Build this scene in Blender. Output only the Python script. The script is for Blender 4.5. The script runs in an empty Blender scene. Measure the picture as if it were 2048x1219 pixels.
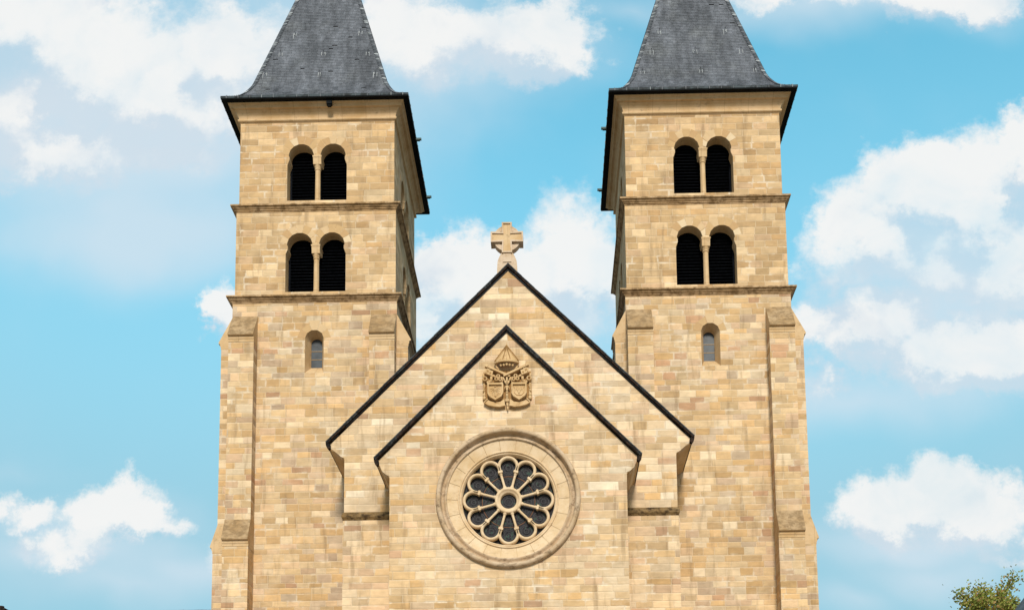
import bpy, bmesh, math, random
from mathutils import Vector, Matrix
from mathutils.geometry import tessellate_polygon
random.seed(7)
PI = math.pi
S = bpy.context.scene
COL = S.collection
Z0 = 31.32                      # height of the tower eaves datum above the ground

# ------------------------------------------------------------------ camera
cd = bpy.data.cameras.new('camera'); cam = bpy.data.objects.new('camera', cd); COL.objects.link(cam)
R_ = Vector((0.99985712, 0.01092189, -0.01290182)); U_ = Vector((0.01403926, -0.11143369, 0.99367270)); F_ = Vector((-0.00941509, 0.99371185, 0.11157110))
cam.matrix_world = Matrix(((R_.x, U_.x, -F_.x, 1.2582), (R_.y, U_.y, -F_.y, -40.3074), (R_.z, U_.z, -F_.z, Z0-29.7245), (0, 0, 0, 1)))
cd.sensor_width = 36.0; cd.lens = 2142.66/2048*36.0
cd.shift_x = (1024-1083.52)/2048; cd.shift_y = (1553.49-609.5)/2048
cd.clip_start = 0.1; cd.clip_end = 3000
S.camera = cam

# ------------------------------------------------------------------ node helper
class NT:
    def __init__(s, tree): s.t = tree; tree.nodes.clear()
    def n(s, typ, ins={}, **kw):
        nd = s.t.nodes.new(typ)
        for k, v in kw.items(): setattr(nd, k, v)
        for k, v in ins.items():
            if isinstance(v, bpy.types.NodeSocket): s.t.links.new(v, nd.inputs[k])
            else:
                if isinstance(v, tuple) and len(v) == 3 and nd.inputs[k].type == 'RGBA': v = v+(1,)
                nd.inputs[k].default_value = v
        return nd
    def m(s, op, a, b=0.0, c=0.0, clamp=False):
        nd = s.n('ShaderNodeMath', {0: a, 1: b, 2: c}, operation=op); nd.use_clamp = clamp; return nd.outputs[0]
    def vm(s, op, a, b=(0, 0, 0), c=(0, 0, 0)):
        nd = s.n('ShaderNodeVectorMath', {0: a, 1: b, 2: c}, operation=op)
        return nd.outputs[1] if op in ('LENGTH', 'DOT_PRODUCT', 'DISTANCE') else nd.outputs[0]
    def sep(s, v): return s.n('ShaderNodeSeparateXYZ', {0: v}).outputs
    def comb(s, x, y, z): return s.n('ShaderNodeCombineXYZ', {0: x, 1: y, 2: z}).outputs[0]
    def step(s, v, lo, hi, a=0.0, b=1.0):
        return s.n('ShaderNodeMapRange', {0: v, 1: lo, 2: hi, 3: a, 4: b}, interpolation_type='SMOOTHSTEP').outputs[0]
    def noise(s, v, scale, detail=2, rough=.5, dims='3D', out=0):
        ins = {'Scale': scale, 'Detail': detail, 'Roughness': rough}
        ins['W' if dims == '1D' else 'Vector'] = v
        return s.n('ShaderNodeTexNoise', ins, noise_dimensions=dims).outputs[out]
    def mix(s, f, a, b, mode='MIX'):
        nd = s.n('ShaderNodeMix', {}, data_type='RGBA', blend_type=mode)
        for i, v in ((0, f), (6, a), (7, b)):
            if isinstance(v, bpy.types.NodeSocket): s.t.links.new(v, nd.inputs[i])
            else: nd.inputs[i].default_value = v if not isinstance(v, tuple) or len(v) == 4 else v+(1,)
        return nd.outputs[2]
    def ramp(s, f, stops, interp='LINEAR'):
        nd = s.n('ShaderNodeValToRGB', {0: f}); r = nd.color_ramp; r.interpolation = interp
        while len(r.elements) < len(stops): r.elements.new(.5)
        for e, (p, c) in zip(r.elements, stops): e.position = p; e.color = c+(1,)
        return nd.outputs[0]
def lin(r, g, b, k=1.0):
    f = lambda c: ((c/255+.055)/1.055)**2.4 if c > 10 else c/255/12.92
    if k == KS: return (f(r)*k*1.02, f(g)*k*.985, f(b)*k*1.11)
    return (f(r)*k, f(g)*k, f(b)*k)

KS = .70
# ------------------------------------------------------------------ sky and sun
SUN_EL, SUN_AZ = math.radians(30), math.radians(176)   # azimuth seen from above, from +Y clockwise: in front of the facade
w = bpy.data.worlds.new('World'); S.world = w; w.use_nodes = True
T = NT(w.node_tree)
sky = T.n('ShaderNodeTexSky', sky_type='NISHITA', sun_disc=False, sun_elevation=SUN_EL, sun_rotation=SUN_AZ, air_density=1.0, dust_density=.6, ozone_density=2.0).outputs[0]
d = T.n('ShaderNodeTexCoord').outputs['Generated']
dx, dy, dz = T.sep(T.vm('NORMALIZE', d))[:3]
dyp = T.m('MAXIMUM', dy, .12)
P = T.comb(T.m('DIVIDE', dx, dyp), T.m('DIVIDE', dz, dyp), 0.0)
warp = T.n('ShaderNodeTexNoise', {'Vector': P, 'Scale': 9.0, 'Detail': 9.0, 'Roughness': .68}, noise_dimensions='3D').outputs[1]
wv = T.vm('MULTIPLY', T.vm('SUBTRACT', warp, (.5, .5, .5)), (.14, .115, 0.0))
PW = T.vm('ADD', P, wv)
warp2 = T.n('ShaderNodeTexNoise', {'Vector': P, 'Scale': 5.0, 'Detail': 3.0, 'Roughness': .5}, noise_dimensions='3D').outputs[1]
PV = T.vm('ADD', P, T.vm('MULTIPLY', T.vm('SUBTRACT', warp2, (.5, .5, .5)), (.20, .12, 0.0)))
CUM = [(0.72,0.76,0.12,0.06,1.0),(0.58,0.63,0.09,0.05,1.0),(-0.76,0.66,0.12,0.07,1.0),(0.80,0.36,0.12,0.05,0.9),(-0.72,0.32,0.10,0.04,0.9),(0.1,1.2,0.18,0.07,0.9),(-0.44,0.362,0.03,0.022,0.7),(-0.36,0.352,0.03,0.018,0.6),(-0.30,0.315,0.05,0.016,0.55),(0.45,0.60,0.06,0.04,0.9),(0.33,0.62,0.05,0.035,0.85),(0.45,0.318,0.06,0.016,0.6),(-0.12,0.868,0.07,0.055,0.85),(0.29,0.915,0.12,0.022,0.7),(-0.55,0.80,0.06,0.08,1.0),(-0.534,0.890,0.087,0.080,1.00),(-0.456,0.849,0.107,0.101,1.00),(-0.473,0.762,0.122,0.042,0.90),(-0.383,0.809,0.102,0.069,1.00),(-0.328,0.857,0.077,0.058,0.90),(-0.306,0.791,0.056,0.048,0.80),(-0.397,0.749,0.092,0.037,0.75),(-0.001,0.872,0.066,0.048,1.00),(0.034,0.849,0.036,0.032,0.80),(-0.063,0.879,0.061,0.037,0.75),(-0.084,0.609,0.051,0.058,1.00),(-0.109,0.568,0.036,0.037,0.90),(0.025,0.617,0.061,0.064,1.00),(-0.040,0.587,0.097,0.074,1.00),(0.064,0.606,0.046,0.048,0.90),(0.375,0.690,0.061,0.058,1.00),(0.433,0.668,0.077,0.074,1.00),(0.476,0.715,0.046,0.048,1.00),(0.323,0.649,0.061,0.058,0.95),(0.291,0.602,0.041,0.037,0.60),(0.400,0.615,0.097,0.048,0.85),(0.470,0.619,0.061,0.069,0.90),(0.270,0.560,0.036,0.032,0.80),(0.329,0.554,0.056,0.042,0.95),(0.425,0.526,0.071,0.042,1.00),(0.385,0.512,0.051,0.028,0.75),(0.282,0.512,0.036,0.026,0.65),(0.474,0.536,0.046,0.032,0.90),(0.320,0.371,0.056,0.040,0.95),(0.378,0.375,0.061,0.037,0.95),(0.410,0.360,0.066,0.034,0.90),(-0.418,0.384,0.038,0.032,0.95),(-0.484,0.385,0.036,0.021,0.85),(-0.391,0.368,0.041,0.021,0.80),(-0.468,0.349,0.046,0.026,0.75),(-0.528,0.391,0.026,0.019,0.70),(-0.316,0.572,0.020,0.040,0.95),(0.224,0.912,0.153,0.024,0.50),(0.417,0.910,0.102,0.032,0.90)]
VEIL = [(-0.50,0.77,0.12,0.07,0.95),(-0.36,0.77,0.14,0.07,0.95),(-0.44,0.70,0.12,0.05,0.7),(-0.40,0.68,0.18,0.055,0.8),(-0.30,0.31,0.12,0.025,0.7),(-0.43,0.325,0.12,0.03,0.65),(0.36,0.335,0.14,0.03,0.7),(-0.422,0.739,0.214,0.101,0.75),(-0.267,0.851,0.168,0.138,0.70),(-0.134,0.848,0.133,0.122,0.60),(-0.042,0.846,0.133,0.058,0.50),(0.289,0.905,0.214,0.032,0.60),(0.086,0.904,0.102,0.032,0.40),(0.306,0.498,0.168,0.042,0.60),(0.398,0.568,0.153,0.074,0.60),(0.409,0.345,0.168,0.037,0.60),(0.383,0.306,0.133,0.032,0.55),(0.277,0.278,0.082,0.026,0.45),(-0.384,0.298,0.133,0.029,0.50),(-0.449,0.364,0.117,0.037,0.50),(-0.505,0.426,0.102,0.021,0.20),(-0.194,0.750,0.122,0.085,0.35),(-0.069,0.731,0.092,0.064,0.20),(-0.025,0.566,0.133,0.069,0.60)]
def blobs(vec, L, soft):
    acc = None
    for (cx, cz, rx, rz, s) in L:
        q = T.vm('MULTIPLY_ADD', vec, (1/rx, 1/rz, 0.0), (-cx/rx, -cz/rz, 0.0))
        l = T.vm('LENGTH', q)
        v = T.n('ShaderNodeMapRange', {0: l, 1: 0.0, 2: soft, 3: s, 4: 0.0}).outputs[0]
        acc = v if acc is None else T.m('SMOOTH_MAX', acc, v, .12)
    return acc
fine = T.noise(P, 26.0, 7, .6)
tear = T.m('MULTIPLY', T.m('SUBTRACT', T.noise(PW, 11.0, 5, .6), .5), .55)
cu = T.m('ADD', blobs(PW, CUM, 1.85), T.m('ADD', tear, T.m('MULTIPLY', T.m('SUBTRACT', fine, .5), .55)))
above = T.m('ADD', blobs(T.vm('ADD', PW, (0.008, .040, 0.0)), CUM, 1.85), tear)
under = T.step(T.m('SUBTRACT', above, cu), -.22, .26)      # 1 on the undersides
ca = T.step(cu, .30, .60)
ca = T.m('MULTIPLY', ca, T.m('MULTIPLY_ADD', under, -.30, .96))
ca = T.m('MULTIPLY', ca, T.step(T.noise(PV, 6.0, 5, .6), .22, .55, .62, 1.0))
ve = T.m('ADD', blobs(PV, VEIL, 1.7), T.m('MULTIPLY', T.m('SUBTRACT', T.noise(P, 8.0, 4, .5), .5), .35))
va = T.m('MULTIPLY', T.step(ve, .05, .70), .85)
front = T.step(dy, .12, .25)
# clouds over the rest of the dome
gen = T.m('MULTIPLY', T.step(T.noise(T.vm('MULTIPLY', d, (1, 1, 2.2)), 2.6, 6, .55), .36, .56), T.m('SUBTRACT', 1.0, front))
ca = T.m('ADD', T.m('MULTIPLY', ca, front), T.m('MULTIPLY', gen, .9), clamp=True)
va = T.m('MULTIPLY', va, front)
shade = T.step(T.noise(PV, 10.0, 4, .55), .38, .62)
body = T.step(cu, .42, .95)
SKYTINT = (1.60, 3.15, 2.45)
blue = T.vm('MULTIPLY', sky, SKYTINT)
# paler air low down
low = T.step(dz, .68, .30)
blue = T.mix(T.m('MULTIPLY', low, .96), blue, (2.75, 5.0, 6.1))
PB = T.vm('ADD', P, T.vm('MULTIPLY', T.vm('SUBTRACT', warp, (.5, .5, .5)), (.05, .05, 0.0)))
emb = T.m('SUBTRACT', T.noise(PB, 7.5, 6, .5), T.noise(T.vm('ADD', PB, (.006, .026, 0.0)), 7.5, 6, .5))
puff = T.step(T.m('ADD', T.m('MULTIPLY', shade, .42), T.m('ADD', T.m('MULTIPLY', emb, 1.8), T.m('MULTIPLY_ADD', under, -.75, .52))), .0, .62)
white = T.mix(puff, (5.5, 6.2, 6.85), (7.7, 7.7, 7.6))
skyc = T.mix(va, blue, (5.3, 6.4, 7.2))
skyc = T.mix(ca, skyc, white)
bg = T.n('ShaderNodeBackground', {'Color': skyc, 'Strength': 0.088})
T.t.links.new(bg.outputs[0], T.n('ShaderNodeOutputWorld').inputs[0])

sl = bpy.data.lights.new('sun', 'SUN'); sl.energy = 3.0; sl.angle = math.radians(11); sl.color = (1.0, .94, .84)
sun = bpy.data.objects.new('sun', sl); COL.objects.link(sun)
sd = Vector((math.sin(SUN_AZ)*math.cos(SUN_EL), math.cos(SUN_AZ)*math.cos(SUN_EL), math.sin(SUN_EL)))
sun.rotation_euler = sd.to_track_quat('Z', 'Y').to_euler(); sun.location = (-20, -60, 60)

S.view_settings.view_transform = 'Standard'; S.view_settings.look = 'None'
S.view_settings.exposure = 0.44; S.view_settings.gamma = 1.0

# ------------------------------------------------------------------ materials
def newmat(name):
    m = bpy.data.materials.new(name); m.use_nodes = True; return m, NT(m.node_tree)
def finish(T, col, rough=.85, height=None, dist=.01, spec=.3, strength=.7, metal=0.0):
    ins = {'Base Color': col, 'Roughness': rough, 'Specular IOR Level': spec, 'Metallic': metal}
    if height is not None:
        ins['Normal'] = T.n('ShaderNodeBump', {'Height': height, 'Distance': dist, 'Strength': strength}).outputs[0]
    T.t.links.new(T.n('ShaderNodeBsdfPrincipled', ins).outputs[0], T.n('ShaderNodeOutputMaterial').inputs[0])
def uvz(T):
    g = T.n('ShaderNodeNewGeometry'); pos = g.outputs['Position']
    nx, ny, nz = T.sep(T.vm('ABSOLUTE', g.outputs['True Normal']))[:3]
    px, py, pz = T.sep(pos)[:3]
    isx = T.m('GREATER_THAN', nx, ny)
    u = T.m('ADD', T.m('MULTIPLY', T.m('SUBTRACT', 1.0, isx), px), T.m('MULTIPLY', isx, T.m('ADD', py, 51.3)))
    return g, pos, u, pz
KS = .70
def masonry(name, h, wd, stops, joint, seed, jw=.007, lime=.5, vary=.55, contrast=1.0, grime=.22, wash=.55):
    m, T = newmat(name)
    g, pos, u, z = uvz(T)
    wob = T.noise(pos, 2.2, 3, .6)
    wob2 = T.noise(T.vm('ADD', pos, (9.1, 3.3, 7.7)), 2.6, 3, .6)
    z = T.m('ADD', z, T.m('MULTIPLY', T.m('SUBTRACT', wob, .5), .035))
    u = T.m('ADD', u, T.m('MULTIPLY', T.m('SUBTRACT', wob2, .5), .05))
    v = T.m('ADD', T.m('DIVIDE', z, h), T.m('MULTIPLY', T.noise(z, 1.9, 1, .5, '1D'), vary*2))
    row = T.m('FLOOR', T.m('ADD', v, seed)); fv = T.m('FRACT', T.m('ADD', v, seed))
    rr = T.n('ShaderNodeTexWhiteNoise', {'W': row}, noise_dimensions='1D').outputs[0]
    wl = T.m('MULTIPLY_ADD', rr, wd*.45, wd*.8)
    uu = T.m('ADD', T.m('DIVIDE', u, wl), T.m('MULTIPLY', row, 17.37))
    vor = T.n('ShaderNodeTexVoronoi', {'W': uu, 'Scale': 1.0, 'Randomness': .72}, voronoi_dimensions='1D', feature='F1').outputs['Color']
    ed = T.n('ShaderNodeTexVoronoi', {'W': uu, 'Scale': 1.0, 'Randomness': .72}, voronoi_dimensions='1D', feature='DISTANCE_TO_EDGE').outputs[0]
    du = T.m('MULTIPLY', ed, wl)
    dv = T.m('MULTIPLY', T.m('MINIMUM', fv, T.m('SUBTRACT', 1.0, fv)), h)
    d = T.m('MINIMUM', du, dv)
    r, gg, b = T.sep(vor)[:3]
    col = T.ramp(r, stops, 'CONSTANT')
    br = T.m('MULTIPLY_ADD', gg, .36*contrast, 1-.19*contrast)
    bed = T.noise(T.comb(T.m('MULTIPLY', u, 3.0), T.m('MULTIPLY', T.m('ADD', z, T.m('MULTIPLY', b, 9.0)), 14.0), T.m('MULTIPLY', row, 3.3)), 1.0, 4, .65)
    br = T.m('MULTIPLY', br, T.m('MULTIPLY_ADD', bed, .34, .83))
    big = T.noise(pos, .45, 4, .6)
    br = T.m('MULTIPLY', br, T.m('MULTIPLY_ADD', T.m('SUBTRACT', big, .5), grime*2, 1.0))
    mid = T.noise(T.vm('MULTIPLY', pos, (1.0, 1.0, 1.7)), 2.4, 5, .65)
    br = T.m('MULTIPLY', br, T.m('MULTIPLY_ADD', T.m('SUBTRACT', mid, .5), .7, 1.0))
    grn = T.noise(pos, 60.0, 2, .7)
    br = T.m('MULTIPLY', br, T.m('MULTIPLY_ADD', grn, .16, .92))
    col = T.vm('SCALE', col); T.t.links.new(br, col.node.inputs['Scale'])
    # stained patches running down
    st = T.noise(T.vm('MULTIPLY', pos, (3.6, 3.6, .5)), 1.0, 6, .62)
    col = T.mix(T.m('MULTIPLY', T.step(st, .52, .70), .55), col, lin(148, 122, 86, KS))
    pw = T.step(T.noise(T.vm('ADD', pos, (3., 50., 8.)), .75, 5, .65), .50, .70)
    pw = T.m('MULTIPLY', pw, T.m('MULTIPLY_ADD', T.noise(T.vm('MULTIPLY', pos, (3., 3., 7.)), 1.3, 4, .6), 1.0, -.05))
    col = T.mix(T.m('MULTIPLY', pw, wash), col, lin(243, 226, 188, KS))
    # pale lime smeared around some joints
    sm = T.m('MULTIPLY', T.step(T.noise(T.vm('ADD', pos, (31., 0, 5.)), 1.5, 4, .62), .54, .66), T.step(d, .055, .008))
    col = T.mix(T.m('MULTIPLY', sm, lime), col, lin(242, 226, 190, KS))
    j = T.step(d, jw*.6, jw*2.3, 1.0, 0.0)
    col = T.mix(T.m('MULTIPLY', j, T.m('MULTIPLY_ADD', T.noise(pos, 1.1, 3, .6), .9, .12)), col, joint)
    hgt = T.m('ADD', T.m('MULTIPLY', T.step(d, 0.0, .03), 1.0), T.m('ADD', T.m('MULTIPLY', bed, .5), T.m('MULTIPLY', gg, .5)))
    finish(T, col, .9, hgt, .012, .2, .8)
    return m
def stone_stops(pull, cols, mean=(221, 190, 142)):
    return [(p, lin(*[c[i]*(1-pull)+mean[i]*pull for i in range(3)], KS)) for p, c in cols]
MIX_LOW = stone_stops(.34, [(0, (212, 180, 126)), (.14, (222, 192, 140)), (.28, (204, 168, 112)), (.40, (230, 206, 160)), (.50, (214, 172, 110)), (.60, (196, 156, 96)), (.67, (206, 182, 146)), (.76, (228, 192, 142)), (.83, (206, 172, 132)), (.88, (186, 160, 128)), (.92, (232, 212, 170)), (.96, (184, 138, 98))])
MIX_UP = stone_stops(.15, [(0, (206, 172, 118)), (.2, (214, 182, 130)), (.4, (198, 164, 112)), (.6, (220, 188, 136)), (.72, (196, 158, 104)), (.84, (208, 174, 128)), (.93, (226, 198, 148))])
MIX_GAB = stone_stops(.30, [(0, (220, 190, 140)), (.18, (228, 202, 156)), (.34, (212, 180, 128)), (.46, (232, 208, 164)), (.6, (216, 180, 122)), (.72, (224, 188, 144)), (.80, (206, 178, 138)), (.88, (208, 166, 104)), (.94, (190, 150, 112)), (.97, (240, 226, 190))])
JP = lin(228, 206, 164, KS); JD = lin(180, 148, 100, KS)
M = {}
M['up'] = masonry('ashlar_belfry', .265, .56, MIX_UP, JP, 3.0, lime=.75, vary=.15, contrast=.9, wash=.35)
M['low'] = masonry('rubble_ashlar_tower', .238, .52, MIX_LOW, JP, 5.0, lime=.6, vary=.5, contrast=.85)
M['gab'] = masonry('ashlar_nave_gable', .248, .62, MIX_GAB, JP, 9.0, lime=.8, vary=.35, wash=.8)
M['porch'] = masonry('ashlar_west_gable', .238, .60, MIX_GAB, JP, 13.0, lime=.9, vary=.35, contrast=.9, wash=.85)
def trim(name, base, dirt, amt, joints=.9, seed=0.0, hi=.8):
    m, T = newmat(name); g, pos, u, z = uvz(T)
    n1 = T.noise(T.vm('ADD', pos, (seed, 0, 0)), 1.3, 5, .65); n2 = T.noise(pos, 14.0, 4, .7)
    col = T.mix(T.step(n1, .35, .7), lin(*base, KS), lin(base[0]*.92, base[1]*.88, base[2]*.8, KS))
    col = T.mix(T.m('MULTIPLY', T.step(T.noise(T.vm('MULTIPLY', pos, (2.0, 2.0, 3.0)), 2.1, 6, .7), 1-amt, 1.12-amt*.8), hi), col, lin(*dirt, KS))
    col = T.mix(T.step(n2, .62, .74, 0, .35), col, lin(236, 222, 190, KS))
    h = n2
    if joints:
        f = T.m('FRACT', T.m('DIVIDE', u, joints)); j = T.step(T.m('MINIMUM', f, T.m('SUBTRACT', 1.0, f)), .004, .012, 1, 0)
        col = T.mix(T.m('MULTIPLY', j, .45), col, lin(140, 110, 70, KS))
    finish(T, col, .88, h, .006, .2, .6)
    return m
M['trim'] = trim('dressed_sandstone', (222, 192, 142), (150, 128, 92), .46)
M['string'] = trim('string_course_stone', (204, 174, 128), (120, 94, 58), .60, .8, 0.0, .9)
M['cap'] = trim('lichen_capped_stone', (190, 162, 118), (134, 110, 74), .62, 0, 3.0)
M['ledge'] = trim('mossy_ledge_stone', (150, 124, 80), (60, 44, 24), .60, 0, 5.0, .95)
M['carv'] = trim('carved_sandstone', (222, 190, 136), (164, 124, 72), .50, 0, 8.0)
M['ring'] = trim('weathered_ring_stone', (212, 188, 150), (118, 96, 68), .53, 0, 2.0)
M['ringin'] = trim('rose_inner_stone', (236, 211, 166), (190, 160, 116), .50, 0, 1.0, .7)
M['hollow'] = trim('shaded_carving_ground', (176, 138, 84), (130, 94, 48), .5, 0, 8.0)  # darker brown puts the shade of the carving's recesses into the stone colour
M['cross'] = trim('cross_sandstone', (220, 198, 164), (176, 146, 104), .5, 0, 4.0, .7)
def voussoir_mat():
    m, T = newmat('voussoir_stone'); g = T.n('ShaderNodeNewGeometry')
    col = T.ramp(g.outputs['Random Per Island'], [(0, lin(206, 172, 118, KS)), (.3, lin(218, 188, 138, KS)), (.6, lin(200, 164, 112, KS)), (.85, lin(228, 204, 158, KS))], 'CONSTANT')
    n = T.noise(g.outputs['Position'], 7.0, 5, .65)
    br = T.m('MULTIPLY_ADD', n, .3, .85); c = T.vm('SCALE', col); T.t.links.new(br, c.node.inputs['Scale'])
    finish(T, c, .9, n, .008, .2, .6); return m
M['vous'] = voussoir_mat()
def slate_mat(name, island=True):
    m, T = newmat(name); g = T.n('ShaderNodeNewGeometry'); pos = g.outputs['Position']
    rnd = g.outputs['Random Per Island'] if island else T.noise(pos, 5.0, 2, .5)
    st = T.noise(T.vm('MULTIPLY', pos, (1.6, 1.6, .28)), 1.0, 5, .6)
    st2 = T.noise(T.vm('MULTIPLY', pos, (5.0, 5.0, .6)), 1.0, 4, .6)
    br = T.m('MULTIPLY_ADD', T.m('POWER', rnd, 1.5), .34, .80)
    br = T.m('MULTIPLY', br, T.m('MULTIPLY_ADD', T.m('SUBTRACT', st, .5), 2.1, 1.0))
    br = T.m('MULTIPLY', br, T.m('MULTIPLY_ADD', T.m('SUBTRACT', st2, .5), 1.3, 1.0))
    c = T.vm('SCALE', T.mix(T.step(T.noise(pos, .8, 3, .5), .5, .75, 0, .4), (.094, .098, .113), (.118, .120, .117)))
    T.t.links.new(br, c.node.inputs['Scale'])
    n = T.noise(pos, 25.0, 3, .6)
    finish(T, c, T.m('MULTIPLY_ADD', rnd, .25, .5), n, .003, .25, .5); return m
M['slate'] = slate_mat('roof_slate'); M['slate2'] = slate_mat('roof_slate_plain', False)
def simple(name, col, rough=.6, spec=.3, nscale=6.0, amt=.3, metal=0.0, col2=None):
    m, T = newmat(name); g = T.n('ShaderNodeNewGeometry')
    n = T.noise(g.outputs['Position'], nscale, 4, .6)
    c2 = col2 or tuple(x*(1-amt) for x in col)
    finish(T, T.mix(T.step(n, .4, .62), col, c2), rough, n, .004, spec, .4, metal); return m
M['vergeold'] = simple('weathered_verge_slate', (.035, .034, .034), .8, .1, 14.0, .8)
def hip_mat():
    m, T = newmat('hip_slate_edge'); g = T.n('ShaderNodeNewGeometry')
    c = T.ramp(g.outputs['Random Per Island'], [(0, (.07, .075, .085)), (.4, (.12, .125, .14)), (.75, (.20, .21, .22)), (.93, (.30, .31, .32))], 'CONSTANT')
    finish(T, c, .6, None, .01, .2); return m
M['hip'] = hip_mat()
M['stain'] = simple('pale_lead_stain', (.33, .34, .35), .7, .2, 12.0, .3)
M['gutter'] = simple('dark_gutter_metal', (.004, .005, .006), .7, .08, 4.0, .4)
M['gutter2'] = simple('grey_gutter_face', (.040, .052, .060), .6, .15, 3.0, .85)
M['verge'] = simple('dark_verge_slate', (.008, .007, .007), .8, .08, 9.0, .5, 0, (.034, .020, .014))
M['vergetop'] = simple('grey_verge_slate', (.055, .062, .066), .7, .15, 5.0, .5)
M['louvre'] = simple('black_louvre_wood', (.007, .008, .011), .9, .05, 9.0, .5)
M['lead'] = simple('lead_came', (.055, .052, .057), .6, .2)
M['rust'] = simple('rusty_ring', (.16, .07, .035), .7, .2)
M['copper'] = simple('green_bronze', (.03, .06, .055), .6, .3)
def glass_mat(name, a, b, rough, scale, spec):
    m, T = newmat(name); g = T.n('ShaderNodeNewGeometry'); pos = g.outputs['Position']
    v = T.n('ShaderNodeTexVoronoi', {'Vector': pos, 'Scale': scale}, feature='F1').outputs['Color']
    r, gg, bb = T.sep(v)[:3]
    col = T.mix(r, a, b)
    col = T.mix(T.m('MULTIPLY', T.m('GREATER_THAN', gg, .9), .6), col, (.03, .075, .05))
    ed = T.n('ShaderNodeTexVoronoi', {'Vector': pos, 'Scale': scale}, feature='DISTANCE_TO_EDGE').outputs[0]
    col = T.mix(T.step(ed, .02, .07, .7, 0), col, (.05, .05, .052))
    finish(T, col, rough, T.m('ADD', r, T.noise(pos, 5.0, 2, .5)), .01, spec, .5); return m
M['glass'] = glass_mat('rose_glass', (.006, .005, .007), (.020, .017, .020), .6, 14.0, .10)
M['lglass'] = simple('grey_window_glass', (.045, .052, .062), .45, .2, 3.0, .4)
M['leaf'] = None

# ------------------------------------------------------------------ geometry helpers
def obj(name, bm, mat, parent=None, loc=(0, 0, 0), smooth=False):
    me = bpy.data.meshes.new(name); bm.to_mesh(me); bm.free()
    for mm in (mat if isinstance(mat, (list, tuple)) else [mat]): me.materials.append(mm)
    if smooth:
        for p in me.polygons: p.use_smooth = True
    o = bpy.data.objects.new(name, me); COL.objects.link(o); o.location = loc
    if parent is not None: o.parent = parent
    return o
def empty(name, loc=(0, 0, 0)):
    o = bpy.data.objects.new(name, None); COL.objects.link(o); o.location = loc; o.empty_display_size = .5; return o
def tag(o, label=None, cat=None, group=None, kind=None):
    if label: o['label'] = label
    if cat: o['category'] = cat
    if group: o['group'] = group
    if kind: o['kind'] = kind
    return o
def face(bm, pts, mi=0):
    try:
        f = bm.faces.new([bm.verts.new(p) for p in pts]); f.material_index = mi; return f
    except ValueError: return None
def box(bm, x0, x1, y0, y1, z0, z1, mi=0):
    v = [bm.verts.new(p) for p in [(x0, y0, z0), (x1, y0, z0), (x1, y1, z0), (x0, y1, z0), (x0, y0, z1), (x1, y0, z1), (x1, y1, z1), (x0, y1, z1)]]
    for q in [(0, 3, 2, 1), (4, 5, 6, 7), (0, 1, 5, 4), (1, 2, 6, 5), (2, 3, 7, 6), (3, 0, 4, 7)]:
        bm.faces.new([v[i] for i in q]).material_index = mi
    return v
def prism(bm, pts, fn, d0, d1, mi=0):
    """2D polygon pts extruded from depth d0 to d1; fn(a, b, d) -> 3D"""
    n = len(pts); A_ = [bm.verts.new(fn(a, b, d0)) for a, b in pts]; B_ = [bm.verts.new(fn(a, b, d1)) for a, b in pts]
    tris = tessellate_polygon([[Vector((a, b, 0)) for a, b in pts]])
    for t in tris:
        for V, o in ((A_, 1), (B_, -1)):
            try: bm.faces.new([V[i] for i in t][::o]).material_index = mi
            except ValueError: pass
    for i in range(n):
        j = (i+1) % n
        bm.faces.new([A_[i], A_[j], B_[j], B_[i]]).material_index = mi
def holed(bm, outer, holes, fn, mi=0):
    loops = [[Vector((a, b, 0)) for a, b in outer]]+[[Vector((a, b, 0)) for a, b in h] for h in holes]
    flat = [p for l in loops for p in l]; V = [bm.verts.new(fn(p.x, p.y, 0)) for p in flat]
    for t in tessellate_polygon(loops):
        try: bm.faces.new([V[i] for i in t]).material_index = mi
        except ValueError: pass
def loft(bm, l0, l1, mi=0, closed=True):
    n = len(l0); A_ = [bm.verts.new(p) for p in l0]; B_ = [bm.verts.new(p) for p in l1]
    for i in range(n if closed else n-1):
        j = (i+1) % n
        bm.faces.new([A_[i], A_[j], B_[j], B_[i]]).material_index = mi
def sqring(bm, prof, mi=0, jit=0):
    """square, mitred ring: prof = [(half, z)...]"""
    for (h0, z0), (h1, z1) in zip(prof, prof[1:]):
        c0 = [(-h0, -h0, z0), (h0, -h0, z0), (h0, h0, z0), (-h0, h0, z0)]; c1 = [(-h1, -h1, z1), (h1, -h1, z1), (h1, h1, z1), (-h1, h1, z1)]
        for i in range(4):
            j = (i+1) % 4; face(bm, [c0[i], c0[j], c1[j], c1[i]], mi)
def lathe_z(bm, prof, cx, cy, n=20, mi=0):
    rings = [[bm.verts.new((cx+r*math.cos(2*PI*i/n), cy+r*math.sin(2*PI*i/n), z)) for i in range(n)] for r, z in prof]
    for a, b in zip(rings, rings[1:]):
        for i in range(n):
            j = (i+1) % n; bm.faces.new([a[i], a[j], b[j], b[i]]).material_index = mi
def lathe_y(bm, prof, cx, cz, n=96, mi=0):
    rings = [[bm.verts.new((cx+r*math.cos(2*PI*i/n), y, cz+r*math.sin(2*PI*i/n))) for i in range(n)] for r, y in prof]
    for a, b in zip(rings, rings[1:]):
        for i in range(n):
            j = (i+1) % n; bm.faces.new([a[i], a[j], b[j], b[i]]).material_index = mi
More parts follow.
